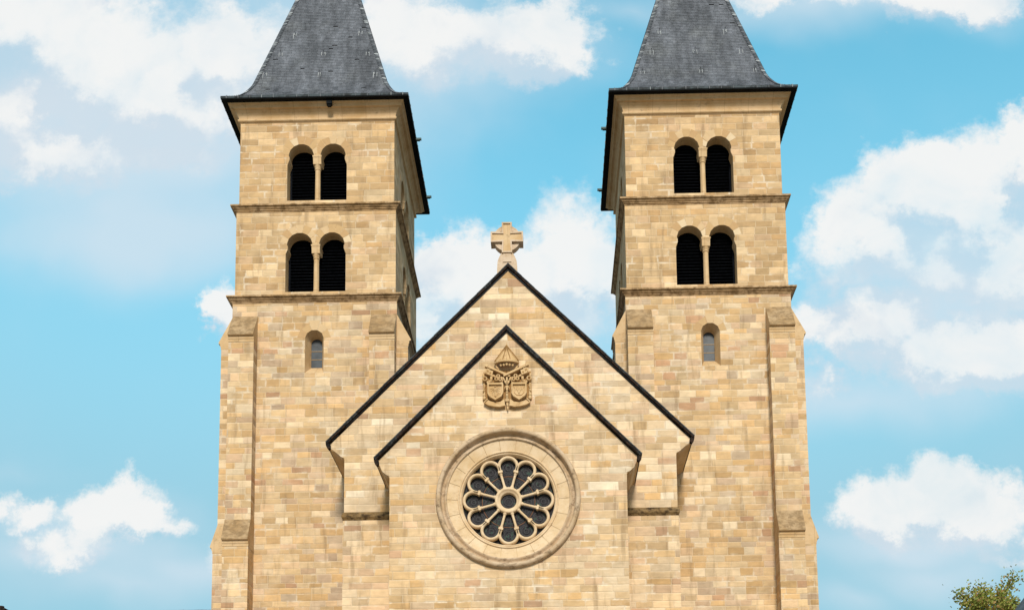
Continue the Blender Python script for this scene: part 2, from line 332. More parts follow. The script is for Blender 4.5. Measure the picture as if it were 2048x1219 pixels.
def sweep(bm, path, prof, closed=False, mi=0, cap=True):
    """path in the facade plane [(x, z)], prof = [(offset across, y)]"""
    n = len(path); rows = []
    for i, (x, z) in enumerate(path):
        a = path[(i-1) % n] if (i > 0 or closed) else path[i]; b = path[(i+1) % n] if (i < n-1 or closed) else path[i]
        tx, tz = b[0]-a[0], b[1]-a[1]; l = math.hypot(tx, tz) or 1; nx, nz = -tz/l, tx/l
        rows.append([bm.verts.new((x+nx*o, y, z+nz*o)) for o, y in prof])
    for i in range(n if closed else n-1):
        r0, r1 = rows[i], rows[(i+1) % n]
        for k in range(len(prof)-1):
            bm.faces.new([r0[k], r0[k+1], r1[k+1], r1[k]]).material_index = mi
    if cap and not closed:
        for r in (rows[0], rows[-1]):
            try: bm.faces.new(r).material_index = mi
            except ValueError: pass
def rod(bm, a, b, r0, r1=None, n=8, mi=0):
    a, b = Vector(a), Vector(b); r1 = r0 if r1 is None else r1
    t = (b-a).normalized(); u = t.orthogonal().normalized(); v = t.cross(u)
    A_ = [bm.verts.new(a+(u*math.cos(2*PI*i/n)+v*math.sin(2*PI*i/n))*r0) for i in range(n)]
    B_ = [bm.verts.new(b+(u*math.cos(2*PI*i/n)+v*math.sin(2*PI*i/n))*r1) for i in range(n)]
    for i in range(n):
        j = (i+1) % n; bm.faces.new([A_[i], A_[j], B_[j], B_[i]]).material_index = mi
    bm.faces.new(A_[::-1]).material_index = mi; bm.faces.new(B_).material_index = mi
def ball(bm, c, r, sx=1, sy=1, sz=1, n=10):
    bmesh.ops.create_uvsphere(bm, u_segments=n, v_segments=max(6, n//2+2), radius=r, matrix=Matrix.Translation(c) @ Matrix.Diagonal((sx, sy, sz, 1)))
def fixn(bm): bmesh.ops.remove_doubles(bm, verts=bm.verts, dist=.0005); bmesh.ops.recalc_face_normals(bm, faces=bm.faces); return bm
def arc(cx, cz, r, a0, a1, n): return [(cx+r*math.cos(math.radians(a0+(a1-a0)*i/n)), cz+r*math.sin(math.radians(a0+(a1-a0)*i/n))) for i in range(n+1)]

# ------------------------------------------------------------------ the ground and neighbours come below; first the church
church = empty('church')
tag(church, 'sandstone church front with two square slate-spired towers and stepped gables around a rose window', 'church')
WA, WB, WC = 2.911, 2.982, 3.039
ZC, ZF, S1T, S1B, S2T, S2B = .037, -.448, -3.94, -4.154, -7.567, -7.789
def ffn(k, h):
    """facade frame of side k on a square of half width h: a along the wall seen from outside, d inward"""
    if k == 0: return lambda a, z, d: (a, -h+d, z)
    if k == 1: return lambda a, z, d: (h-d, a, z)
    if k == 2: return lambda a, z, d: (-a, h-d, z)
    return lambda a, z, d: (-h+d, -a, z)
def bay_outline(zs, sill, r=.475, cx=.60):
    L = [(-1.12, sill), (1.12, sill), (1.12, zs-.36), (1.045, zs-.16), (1.045, zs-.05), (cx+r, zs)]
    L += arc(cx, zs, r, 0, 180, 18)[1:]
    L += [(cx-r, zs-.005), (-cx+r, zs-.005)]
    L += arc(-cx, zs, r, 0, 180, 18)
    L += [(-1.045, zs-.05), (-1.045, zs-.16), (-1.12, zs-.36)]
    return L
def voussoirs(bm, fn, cx, zs, r, a0, a1, n, skip=None):
    for i in range(n):
        t0 = math.radians(a0+(a1-a0)*i/n+.9); t1 = math.radians(a0+(a1-a0)*(i+1)/n-.9)
        ro = r+.26+(.07 if i == n//2 else 0)+.03*((i*7) % 3)
        def P(rr, t):
            x, z = cx+rr*math.cos(t), zs+rr*math.sin(t)
            return x, z
        q = [P(r+.001, t0), P(ro, t0), P(ro, t1), P(r+.001, (t0+t1)/2), P(r+.001, t1)]
        q = [P(r+.001, t0), P(ro, t0), P(ro, t1), P(r+.001, t1)]
        if cx*cx > .01:      # keep neighbours of the twin arches apart
            q = [(max(x, .012) if cx > 0 else min(x, -.012), z) for x, z in q]
        prism(bm, q, fn, -.004, .02)
def tower_stage(bm, bv, h, z0, z1, spring=None, sill=None, lancet=None):
    for k in range(4):
        fn = ffn(k, h); outer = [(-h, z0), (h, z0), (h, z1), (-h, z1)]; holes = []
        if spring and k != 2:
            o = bay_outline(spring, sill); holes.append(o)
            loft(bm, [fn(a, b, 0) for a, b in o], [fn(a, b, .46) for a, b in o], 1)
            for cx in (-.6, .6): voussoirs(bv, fn, cx, spring, .475, 6, 174, 7)
        if lancet and k == 0:
            lx = lancet; o = [(lx-.345, -10.52), (lx+.345, -10.52)]+arc(lx, -9.20, .345, 0, 180, 18)
            i = [(lx-.205, -10.12), (lx+.205, -10.12)]+arc(lx, -9.19, .205, 0, 180, 18)
            holes.append(o)
            loft(bm, [fn(a, b, 0) for a, b in o], [fn(a, b, .42) for a, b in i], 1)
            loft(bm, [fn(a, b, .42) for a, b in i], [fn(a, b, .50) for a, b in i], 1)
            voussoirs(bv, fn, lx, -9.20, .345, 4, 176, 5)
        holed(bm, outer, holes, fn)
def louvre_part(parent, fn, cx, zs, sill):
    bm = bmesh.new()
    a0, a1 = cx-.56, cx+.56
    z = sill+.03
    while z < zs+.5:
        q = [fn(a0, z, .47), fn(a1, z, .47), fn(a1, z+.085, .60), fn(a0, z+.085, .60)]
        q2 = [fn(a0, z+.014, .47), fn(a1, z+.014, .47), fn(a1, z+.099, .60), fn(a0, z+.099, .60)]
        vs = [bm.verts.new(p) for p in q+q2]
        for f in [(0, 1, 2, 3), (7, 6, 5, 4), (0, 4, 5, 1), (1, 5, 6, 2), (2, 6, 7, 3), (3, 7, 4, 0)]: bm.faces.new([vs[i] for i in f])
        z += .124
    for e in (a0, a1-.07):
        for f0, f1 in ((.465, .62),):
            prism(bm, [(e, sill), (e+.07, sill), (e+.07, zs+.5), (e, zs+.5)], fn, f0, f1)
    prism(bm, [(a0-.02, sill-.1), (a1+.02, sill-.1), (a1+.02, zs+.6), (a0-.02, zs+.6)], fn, .62, .66)
    return obj('belfry_louvre', fixn(bm), M['louvre'], parent)
def column_part(parent, fn, zs, sill):
    bm = bmesh.new(); n = 16
    def ring(r, z, d=.17): return [fn(r*math.cos(2*PI*i/n), z, d+r*math.sin(2*PI*i/n)) for i in range(n)]
    prof = [(.0, sill), (.14, sill), (.145, sill+.03), (.125, sill+.07), (.10, sill+.085), (.115, sill+.11), (.102, sill+.13), (.096, zs-.52), (.118, zs-.50), (.118, zs-.47), (.10, zs-.45), (.12, zs-.40), (.148, zs-.33)]
    rr = [ring(r, z) for r, z in prof]
    for a, b in zip(rr, rr[1:]): loft(bm, a, b)
    # long impost block through the wall
    def blk(z0, w0, f0, b0, z1, w1, f1, b1):
        l0 = [fn(-w0, z0, f0), fn(w0, z0, f0), fn(w0, z0, b0), fn(-w0, z0, b0)]; l1 = [fn(-w1, z1, f1), fn(w1, z1, f1), fn(w1, z1, b1), fn(-w1, z1, b1)]
        loft(bm, l0, l1); face(bm, l0); face(bm, l1)
    blk(zs-.33, .15, .02, .34, zs-.20, .15, .0, .50)
    blk(zs-.20, .15, .004, .50, zs-.12, .155, -.004, .50)
    blk(zs-.12, .145, .004, .50, zs-.05, .165, -.02, .50)
    blk(zs-.05, .172, -.026, .50, zs-.004, .172, -.026, .50)
    return obj('belfry_column', fixn(bm), M['trim'], parent)

def buttress(parent, s_in, front):
    """one clasping buttress; s_in: -1 at the tower's left corner, +1 at its right corner"""
    bm = bmesh.new(); o = s_in
    ztop, zlip, zt2, zl2 = -8.26, -9.29, -16.15, -17.02
    if front:
        x0, x1 = o*2.10, o*3.02
        P = lambda a, z, d: (x0+(x1-x0)*a, -WC-d, z)
        pr, pr2 = .467, .70
        lip = .13
    else:
        x0, x1 = -WC+.05, -WC+.98
        P = lambda a, z, d: (o*(WC+d), x0+(x1-x0)*a, z)
        pr, pr2 = .405, .56; lip = .10
    zb = -Z0
    def shaft(p0, za, zb_, mi=0):
        prism(bm, [(0, za), (1, za), (1, zb_), (0, zb_)], P, -.05, p0, mi)
    shaft(pr2, zb, zl2-.24)
    shaft(pr, zl2-.02, zlip-.24)
    e = .006
    def slab(zt, zl, pa, pb, lp):
        # weathered slope
        q = [(pa-.02 if pa > .1 else -.02, zt), (pb+lp, zl+.03), (pb+lp, zl-.02), (pb+.045, zl-.035), (pb+.04, zl-.12), (pb+.015, zl-.16), (pb+.015, zl-.235), (pb-.0, zl-.24), (-.05, zl-.24), (-.05, zt)]
        l0 = [P(-e, z, d_) for d_, z in q]; l1 = [P(1+e, z, d_) for d_, z in q]
        n = len(q); A_ = [bm.verts.new(p) for p in l0]; B_ = [bm.verts.new(p) for p in l1]
        for i in range(n):
            j = (i+1) % n; bm.faces.new([A_[i], A_[j], B_[j], B_[i]]).material_index = 1 if i < 2 else 2
        for V in (A_, B_):
            f = bm.faces.new(V); f.material_index = 2
    slab(ztop, zlip, 0, pr, lip); slab(zt2, zl2, pr, pr2, lip)
    bmesh.ops.recalc_face_normals(bm, faces=bm.faces)
    return obj('buttress', bm, [M['low'], M['cap'], M['trim']], parent)

def spire(parent):
    prof = [(3.44, .13), (3.25, .29), (3.08, .46), (2.96, .61), (2.84, .80), (2.73, 1.0), (2.635, 1.2), (2.555, 1.42), (0.02, 10.70)]
    # resample by course
    L = []; acc = 0
    for (h0, z0), (h1, z1) in zip(prof, prof[1:]):
        ln = math.hypot(h1-h0, z1-z0); L.append((h0, z0, h1, z1, ln))
    tot = sum(x[4] for x in L); step = .092
    def at(t):
        for h0, z0, h1, z1, ln in L:
            if t <= ln: return h0+(h1-h0)*t/ln, z0+(z1-z0)*t/ln
            t -= ln
        return prof[-1]
    bm = bmesh.new(); hb = bmesh.new()
    n = int(tot/step)
    sqring(bm, [(h-.02, z-.006) for h, z in prof])
    for i in range(n):
        h0, z0 = at(i*step); h1, z1 = at(min(tot, (i+1.25)*step))
        if h1 < .05: break
        nl = math.hypot(h1-h0, z1-z0) or 1; ox, oz = (z1-z0)/nl, (h0-h1)/nl
        for k in range(4):
            fn = ffn(k, 0)
            x = -h0-random.random()*.18
            while x < h0:
                wd = random.uniform(.15, .21); a, b = max(x, -h0), min(x+wd-.006, h0)
                x += wd
                if b-a < .01: continue
                lift = .009+random.random()*.006
                a1 = max(a, -h1); b1 = min(b, h1)
                if b1 <= a1: a1 = b1 = max(-h1, min(h1, a))
                p = [fn(a, z0+oz*lift, -(h0+ox*lift)), fn(b, z0+oz*lift, -(h0+ox*lift)), fn(b1, z1+oz*.003, -(h1+ox*.003)), fn(a1, z1+oz*.003, -(h1+ox*.003))]
                if random.random() < .004: continue
                V = [bm.verts.new(q) for q in p]
                try: bm.faces.new(V if b1 > a1+1e-5 else V[:3])
                except ValueError: pass
                # butt edge of the slate
                V2 = [bm.verts.new(fn(a, z0-oz*.004, -(h0-ox*.004))), bm.verts.new(fn(b, z0-oz*.004, -(h0-ox*.004)))]
                bm.faces.new([V2[0], V2[1], V[1], V[0]])
            # raised, slanting hip slates
            for sg in (-1, 1):
                if i % 1 == 0 and h0 > .3:
                    l = .024
                    q = [fn(sg*(h0-.0), z0+oz*l, -(h0+ox*l)), fn(sg*(h0-.17), z0+.045+oz*l, -(h0+ox*l)), fn(sg*(h0-.16), z0+.10+oz*.016, -(h0-.02+ox*.016)), fn(sg*(h1), z1+oz*.014, -(h1+ox*.014))]
                    if sg < 0: q = q[::-1]
                    face(hb, q)
    sp = obj('spire', bm, M['slate'], parent)
    obj('hip_slates', hb, M['hip'], parent)
    return sp
def roof_hooks(parent, pts):
    for (a, z) in pts:
        h = 2.808-(z-.5)*.2744 if z > 1.3 else 2.6
        bm = bmesh.new(); y = -h-.03
        rod(bm, (a, y-.02, z+.07), (a, y-.06, z-.03), .010, n=6); rod(bm, (a, y-.06, z-.03), (a, y-.10, z+.0), .010, n=6)
        obj('roof_hook', bm, M['lead'], parent)
        bm = bmesh.new()
        for dx, l in ((-.06+random.uniform(-.02, .02), .22), (.06+random.uniform(-.02, .02), .18), (random.uniform(-.03, .03), .08)):
            l *= random.uniform(.8, 1.4); x = a+dx+random.uniform(-.01, .01); zz = z-.02 if dx else z-.12
            yy = lambda q: -(h-(q-z)*.2744)-.024
            w_ = random.uniform(.008, .016)
            prism(bm, [(x-w_, zz), (x+w_, zz), (x+w_*.6, zz-l), (x-w_*.6, zz-l)], lambda p, q, d_: (p, yy(q)-d_, q), 0, .003)
        obj('pale_streak', bm, M['stain'], parent)
def tower(s):
    bm = bmesh.new(); bv = bmesh.new()   # voussoirs are added to the wall below
    tower_stage(bm, bv, WA, S1T-.3, .1, -1.865, -3.665)
    tower_stage(bm, bv, WB, S2T-.3, S1B+.04, -5.475, -7.33)
    sqring(bm, [(WC, -Z0), (WC, -Z0+.01)])
    tower_stage(bm, bv, WC, -Z0, S2B+.04, lancet=(.001 if s < 0 else .045))
    # close the tops of the wider stages
    for h, z in ((WB, S1B+.04), (WC, S2B+.04), (WA, .1)): face(bm, [(-h, -h, z), (h, -h, z), (h, h, z), (-h, h, z)])
    for v in bv.verts: pass
    bmesh.ops.remove_doubles(bm, verts=bm.verts, dist=.0005)
    # material split: belfry ashlar above, mixed masonry below
    bmesh.ops.recalc_face_normals(bm, faces=bm.faces)
    for f in bm.faces:
        if f.material_index == 0: f.material_index = 0 if f.calc_center_median().z > S2B-.2 and max(abs(v.co.x) for v in f.verts) < WC-.01 else 2
    bmesh.ops.recalc_face_normals(bv, faces=bv.faces)
    for f in bv.faces: f.material_index = 3
    mv = bpy.data.meshes.new('tmp'); bv.to_mesh(mv); bv.free(); bm.from_mesh(mv); bpy.data.meshes.remove(mv)
    t = obj('bell_tower', bm, [M['up'], M['trim'], M['low'], M['vous']], church, (s*7.25, 0, Z0))
    t['label'] = 'left bell tower, with a small dark outlet under its front eaves' if s < 0 else 'right bell tower, with a pale keystone over one top opening'
    for (h, zs, sill) in ((WA, -1.865, -3.665), (WB, -5.475, -7.33)):
        for k in (0, 1, 3):
            fn = ffn(k, h)
            for cx in (-.56, .56): louvre_part(t, fn, cx, zs, sill)
            column_part(t, fn, zs, sill)
    # string courses
    for (hi, ho, hb, zt, zb) in ((WA, 3.168, WB, S1T, S1B), (WB, 3.235, WC, S2T, S2B)):
        b = bmesh.new()
        sqring(b, [(hi-.03, zt+.10), (hi+.02, zt+.085), (ho-.01, zt+.01), (ho, zt), (ho, zt-.055), (ho-.055, zt-.065), (ho-.06, zt-.085), (ho-.085, zt-.12), (ho-.125, zt-.15), (hb+.055, zt-.155), (hb+.055, zt-.18), (hb+.02, zt-.195), (hb+.018, zt-.228), (hb-.03, zt-.235)])
        bmesh.ops.recalc_face_normals(b, faces=b.faces); obj('string_course', b, M['string'], t)
    # cornice
    b = bmesh.new()
    sqring(b, [(WA-.02, ZF-.075), (WA+.015, ZF-.07), (WA+.02, ZF-.045), (2.975, ZF-.035), (2.999, ZF-.01), (2.999, ZF+.045), (2.955, ZF+.055), (2.965, ZF+.11), (2.99, ZF+.19), (3.04, ZF+.265), (3.10, ZF+.315), (3.11, ZF+.34), (3.205, ZF+.345), (3.215, ZF+.40), (3.225, ZF+.405), (3.24, ZF+.45), (3.285, ZF+.46), (3.30, ZC), (3.30, ZC+.06), (2.8, ZC+.06)])
    bmesh.ops.recalc_face_normals(b, faces=b.faces); obj('cornice', b, M['trim'], t)
    # gutter
    b = bmesh.new()
    sqring(b, [(3.29, .05), (3.44, .038), (3.50, .035), (3.50, .07)])
    sqring(b, [(3.50, .07), (3.513, .075), (3.513, .155), (3.50, .165), (3.42, .13), (3.3, .13)], 1)
    for k in range(4):
        fn = ffn(k, 3.513)
        for i in range(16):
            a = -3.3+i*.44
            prism(b, [(a, .06), (a+.022, .06), (a+.022, .175), (a, .175)], fn, -.012, 0.02, 2)
    bmesh.ops.recalc_face_normals(b, faces=b.faces); obj('gutter', b, [M['gutter'], M['gutter2'], M['hip']], t)
    if s < 0:
        b = bmesh.new(); box(b, .43, .63, -3.40, -3.25, -.14, .045); box(b, .46, .60, -3.36, -3.27, -.20, -.14); obj('rain_outlet', b, M['gutter'], t)
    k = 1 if s < 0 else 3; fn = ffn(k, 3.513)
    for yy in ((-1.15, 2.35) if s < 0 else (-1.55, 2.1)):
        a = yy if k == 1 else -yy
        b = bmesh.new(); prism(b, [(a-.04, .02), (a+.04, .02), (a+.04, .09), (a-.04, .09)], fn, -.20, .01); prism(b, [(a-.055, .0), (a+.055, .0), (a+.055, .03), (a-.055, .03)], fn, -.14, .01)
        bmesh.ops.recalc_face_normals(b, faces=b.faces); obj('gutter_spout', b, M['copper'], t)
    spire(t)
    roof_hooks(t, [(-1.16, 4.13), (1.41, 4.18), (-1.63, 3.06), (.04, 3.05), (1.77, 3.01), (-2.15, 1.98), (-.05, 1.94), (2.10, 1.89)] if s < 0 else [(-1.38, 3.86), (1.17, 3.86), (-1.75, 2.77), (-.07, 2.77), (1.70, 2.73), (-2.14, 1.67), (.07, 1.68), (2.15, 1.69)])
    # lancet
    lx = .001 if s < 0 else .045
    b = bmesh.new(); fn = ffn(0, WC)
    prism(b, [(lx-.26, -10.2), (lx+.26, -10.2), (lx+.26, -8.9), (lx-.26, -8.9)], fn, .455, .475)
    for zz in (-9.79, -9.47):
        prism(b, [(lx-.24, zz), (lx+.24, zz), (lx+.24, zz+.014), (lx-.24, zz+.014)], fn, .44, .46, 1)
    bmesh.ops.recalc_face_normals(b, faces=b.faces); obj('lancet_window', b, [M['lglass'], M['trim']], t)
    for c in (-1, 1):
        buttress(t, c, True); buttress(t, c, False)
    return t
TL = tower(-1); TR = tower(1)

# ------------------------------------------------------------------ gables
def yfn(y0): return lambda a, z, d: (a, y0+d, z+Z0)
def gable(name, yf, yb, hw, zap, ew, ez, mat, hole=None, kneel=.42):
    """wall plane yf, body half width hw, apex and eaves of the roof edge"""
    sl = (zap-ez)/ew
    t = .20                                    # drop from the roof edge to the wall
    t = .17
    top = lambda x: zap-t*1.0-abs(x)*sl
    kx = ew-.12; vt = .072 if ew > 5 else .086
    kz = top(hw)-kneel
    outline = [(-hw, -Z0), (hw, -Z0), (hw, kz), (hw+.12, kz+.06), (hw+.24, kz+.17), (ew-.15, ez-.20), (kx, top(kx)), (0, top(0)), (-kx, top(kx)), (-ew+.15, ez-.20), (-hw-.24, kz+.17), (-hw-.12, kz+.06), (-hw, kz)]
    fn = yfn(yf); bm = bmesh.new()
    holed(bm, outline, [hole] if hole else [], fn)
    loft(bm, [fn(a, b, 0) for a, b in outline], [fn(a, b, .35) for a, b in outline])
    if hole: loft(bm, [fn(a, b, 0) for a, b in hole], [fn(a, b, .5) for a, b in hole])
    for sg in (-1, 1):
        face(bm, [(sg*hw, yf+.3, 0), (sg*hw, yb, 0), (sg*hw, yb, Z0+kz+.3), (sg*hw, yf+.3, Z0+kz+.3)])
    bmesh.ops.remove_doubles(bm, verts=bm.verts, dist=.0005); bmesh.ops.recalc_face_normals(bm, faces=bm.faces)
    g = obj(name, bm, mat, church)
    # roof slabs
    bm = bmesh.new(); ysl = yf-.03
    for sg in (-1, 1):
        q = [(0, zap-.01), (ew-.02, ez-.01), (ew-.02, ez-.08), (0, zap-.16)]
        prism(bm, [(sg*a, b) for a, b in q], lambda a, z, d: (a, d, z+Z0), ysl, yb)
    bmesh.ops.recalc_face_normals(bm, faces=bm.faces); obj('roof', bm, M['slate2'], g)
    # verge made of short overlapping slates
    bm = bmesh.new(); L = math.hypot(ew, zap-ez); ca, sa = ew/L, (zap-ez)/L
    for sg in (-1, 1):
        t0 = 0.0
        while t0 < L-.01:
            dl = random.uniform(.26, .36); t1 = min(L, t0+dl); j = random.uniform(-.008, .008); j2 = random.uniform(-.006, .006)
            def Q(tt, off): return (sg*(tt*ca-off*sa), zap-tt*sa-off*ca)
            x = [Q(t0, 0), Q(t1+.02, -.006), Q(t1+.02, vt+j2), Q(t0, vt+j2)]
            if t0 == 0: x[0] = (0, zap); x[3] = (0, zap-vt/ca)
            prism(bm, x, lambda a, z, d: (a, d, z+Z0), yf-.145+j, yf+.06, 2 if random.random() < .13 else 0)
            x = [Q(t0, -.010), Q(t1+.02, -.015), Q(t1+.02, .018), Q(t0, .012)]
            if t0 == 0: x[0] = (0, zap+.024); x[3] = (0, zap-.012)
            prism(bm, x, lambda a, z, d: (a, d, z+Z0), yf-.16+j, yf+.2, 1)
            t0 = t1
        # return at the eaves: dark gutter end
        q = [Q(L-.02, 0), Q(L+.05, .02), (sg*(ew-.0), ez-.15), (sg*(ew-.07), ez-.25), (sg*(ew-.13), ez-.21), (sg*(ew-.14), ez-.10)]
        prism(bm, q, lambda a, z, d: (a, d, z+Z0), yf-.12, yf+.05, 0)
    bmesh.ops.recalc_face_normals(bm, faces=bm.faces); obj('verge', bm, [M['verge'], M['vergetop'], M['vergeold']], g)
    # moulded eaves cornice running back along both flanks, with the gutter above it
    for sg in (-1, 1):
        bm = bmesh.new()
        pr = [(hw-.05, kz-.03), (hw+.02, kz-.03), (hw+.03, kz+.01), (hw+.10, kz+.03), (hw+.12, kz+.09), (hw+.20, kz+.12), (hw+.23, kz+.20), (ew-.16, ez-.25), (ew-.14, ez-.20), (ew-.072, ez-.18), (ew-.072, ez-.05), (hw-.05, top(hw)-.05)]
        prism(bm, [(sg*a, b) for a, b in pr], lambda a, z, d: (a, d, z+Z0), yf+.02, yb)
        bmesh.ops.recalc_face_normals(bm, faces=bm.faces); obj('eaves_cornice', bm, M['trim'], g)
        bm = bmesh.new()
        prism(bm, [(sg*(ew-.070), ez-.15), (sg*(ew-.05), ez-.16), (sg*(ew-.03), ez-.14), (sg*(ew-.02), ez-.09), (sg*(ew-.070), ez-.10)], lambda a, z, d: (a, d, z+Z0), yf+.05, yb)
        bmesh.ops.recalc_face_normals(bm, faces=bm.faces); obj('eaves_gutter', bm, M['gutter'], g)
    return g
G1 = gable('nave_gable', -5.60, -3.04, 5.60, -8.10, 6.20, -14.35, M['gab'], None, .975)
RC = (.0, -17.14)
hole = arc(RC[0], RC[1], 2.12, 0, 360, 72)[:-1]
G2 = gable('west_gable', -7.57, -5.60, 3.77, -11.436, 4.24, -15.78, M['porch'], hole, .88)
# dark backing behind the rose so the wall is closed
bm = bmesh.new(); box(bm, -2.4, 2.4, -6.9, -6.8, Z0-19.6, Z0-14.8); obj('inner_wall', bm, M['louvre'], G2)
# ledges and thicker lower wall of the nave front
for sg in (-1, 1):
    bm = bmesh.new()
    a0, a1 = (3.78, 5.66)
    q = [(-5.60, -16.78), (-5.74, -16.93), (-5.75, -16.95), (-5.75, -17.0), (-5.70, -17.07), (-5.685, -17.10), (-5.55, -17.10)]
    l0 = [(sg*a0, y, z+Z0) for y, z in q]; l1 = [(sg*(a1 if 0 < i < 4 else a1-.03), y, z+Z0) for i, (y, z) in enumerate(q)]
    loft(bm, l0, l1); face(bm, l1); face(bm, l0)
    bmesh.ops.recalc_face_normals(bm, faces=bm.faces); obj('ledge', bm, M['ledge'], G1)
    bm = bmesh.new(); x = sorted((sg*3.76, sg*5.62)); box(bm, x[0], x[1], -5.685, -5.5, 0, Z0-17.09)
    obj('lower_wall', bm, M['gab'], G1)
# nave roof and walls running back between and behind the towers
bm = bmesh.new(); sl = (14.35-8.10)/6.2
for sg in (-1, 1):
    prism(bm, [(0, -8.12), (sg*4.19, -8.12-4.19*sl), (sg*4.19, -8.3-4.19*sl), (0, -8.3)], lambda a, z, d: (a, d, z+Z0), -3.05, 3.1)
    prism(bm, [(0, -8.12), (sg*6.2, -14.35), (sg*6.2, -14.5), (0, -8.3)], lambda a, z, d: (a, d, z+Z0), 3.1, 34)
bmesh.ops.recalc_face_normals(bm, faces=bm.faces); obj('nave_roof', bm, M['slate2'], church)
bm = bmesh.new(); box(bm, -5.6, 5.6, 3.1, 33.9, 0, Z0-14.2)
prism(bm, [(-5.6, -14.3), (5.6, -14.3), (0, -8.5)], lambda a, z, d: (a, d, z+Z0), 33.6, 33.9); box(bm, -4.2, 4.2, -3.0, 3.1, 0, Z0-13)
obj('nave_wall', fixn(bm), M['gab'], church)

# ------------------------------------------------------------------ rose window
YW = -7.57
yo = -7.714
RW = empty('rose_window'); RW.parent = church
cx, cz = RC[0], RC[1]+Z0
bm = bmesh.new()
lathe_y(bm, [(2.30, YW+.02), (2.295, YW-.06), (2.27, YW-.14), (2.22, YW-.17), (2.165, YW-.165), (2.14, YW-.12), (2.13, YW-.02), (2.11, YW+.04), (2.07, YW+.045), (2.03, YW+.015), (1.99, YW-.035), (1.955, YW-.03), (1.945, YW+.03)], cx, cz)
obj('outer_moulding', fixn(bm), M['ring'], RW, smooth=True)
bm = bmesh.new(); m2 = M['ringin']
for i in range(22):      # splayed ring of separate stones
    a0, a1 = 2*PI*i/22+.004, 2*PI*(i+1)/22-.004
    rows = []
    for r, y in [(1.95, YW+.028), (1.60, YW+.10)]:
        rows.append([(cx+r*math.cos(a0+(a1-a0)*k/4), y, cz+r*math.sin(a0+(a1-a0)*k/4)) for k in range(5)])
    loft(bm, rows[0], rows[1], closed=False)
lathe_y(bm, [(1.95, YW+.04), (1.60, YW+.112)], cx, cz, 96, 1)
obj('splayed_ring', bm, [M['ringin'], M['carv']], RW)
bm = bmesh.new()
lathe_y(bm, [(1.605, YW+.11), (1.60, YW+.07), (1.575, YW+.055), (1.555, YW+.075), (1.55, YW+.11), (1.53, YW+.115), (1.52, YW+.09), (1.50, YW+.10), (1.495, YW+.14), (1.475, YW+.15), (1.47, YW+.46)], cx, cz)
obj('inner_moulding', fixn(bm), M['ringin'], RW, smooth=True)
YT = YW+.13
for i in range(12):
    th = math.radians(90+30*i)
    bm = bmesh.new(); c0 = (1.125*math.cos(th), 1.125*math.sin(th)); pts = []
    for k in range(21):
        a = th+math.radians(-112+224*k/20); pts.append((cx+c0[0]+.290*math.cos(a), cz+c0[1]+.290*math.sin(a)))
    e0, e1 = th-math.radians(15), th+math.radians(15)
    pts = [(cx+.97*math.cos(e0), cz+.97*math.sin(e0))]+pts+[(cx+.97*math.cos(e1), cz+.97*math.sin(e1))]
    sweep(bm, pts, [(-.046, YT+.16), (-.046, YT+.03), (-.018, YT), (.018, YT), (.046, YT+.03), (.046, YT+.16)])
    bmesh.ops.recalc_face_normals(bm, faces=bm.faces); obj('foil_arch', bm, M['ringin'], RW)
    te = th+math.radians(15); bm = bmesh.new(); c, s_ = math.cos(te), math.sin(te)
    P3 = lambda r, y=YT+.07: (cx+r*c, y, cz+r*s_)
    rod(bm, P3(.50), P3(.88), .040, .040, 12); rod(bm, P3(.41), P3(.46), .066, .060, 12); rod(bm, P3(.46), P3(.50), .06, .042, 12)
    rod(bm, P3(.865), P3(.885), .052, .052, 12); rod(bm, P3(.885), P3(.93), .045, .068, 12)
    # square block above the capital
    t = (-s_, c); hb = .075
    q = [(r*c+t[0]*o, r*s_+t[1]*o) for r, o in ((.93, -hb), (.93, hb), (1.00, hb*.95), (1.00, -hb*.95))]
    prism(bm, q, lambda a, b, d_: (cx+a, d_, cz+b), YT-.012, YT+.16)
    bmesh.ops.recalc_face_normals(bm, faces=bm.faces); obj('spoke_column', bm, M['ringin'], RW)
bm = bmesh.new()
lathe_y(bm, [(.43, YT+.16), (.43, YT+.02), (.41, YT-.01), (.36, YT-.015), (.34, YT+.0), (.32, YT+.045), (.28, YT+.05), (.255, YT+.09), (.25, YT+.2)], cx, cz, 48)
obj('hub_ring', fixn(bm), M['ringin'], RW, smooth=True)
bm = bmesh.new(); n = 72
f = bm.faces.new([bm.verts.new((cx+1.49*math.cos(2*PI*i/n), YT+.20, cz+1.49*math.sin(2*PI*i/n))) for i in range(n)])
obj('stained_glass', bm, M['glass'], RW)
bm = bmesh.new()
def came(r, x, z, wd=.006): lathe_y(bm, [(r-wd, YT+.2), (r-wd, YT+.188), (r+wd, YT+.188), (r+wd, YT+.2)], cx+x, cz+z, 32)
for i in range(12):
    th = math.radians(90+30*i)
    for r in (.205, .16, .075): came(r, 1.12*math.cos(th), 1.12*math.sin(th), .007)
    for rr in (.56, .66): came(.055, rr*math.cos(th), rr*math.sin(th), .006)
for r in (.20, .12, .52, .74, .79): came(r, 0, 0, .006)
obj('lead_cames', bm, M['lead'], RW)
bm = bmesh.new(); came(.845, 0, 0, .010); obj('iron_ring', bm, M['rust'], RW)

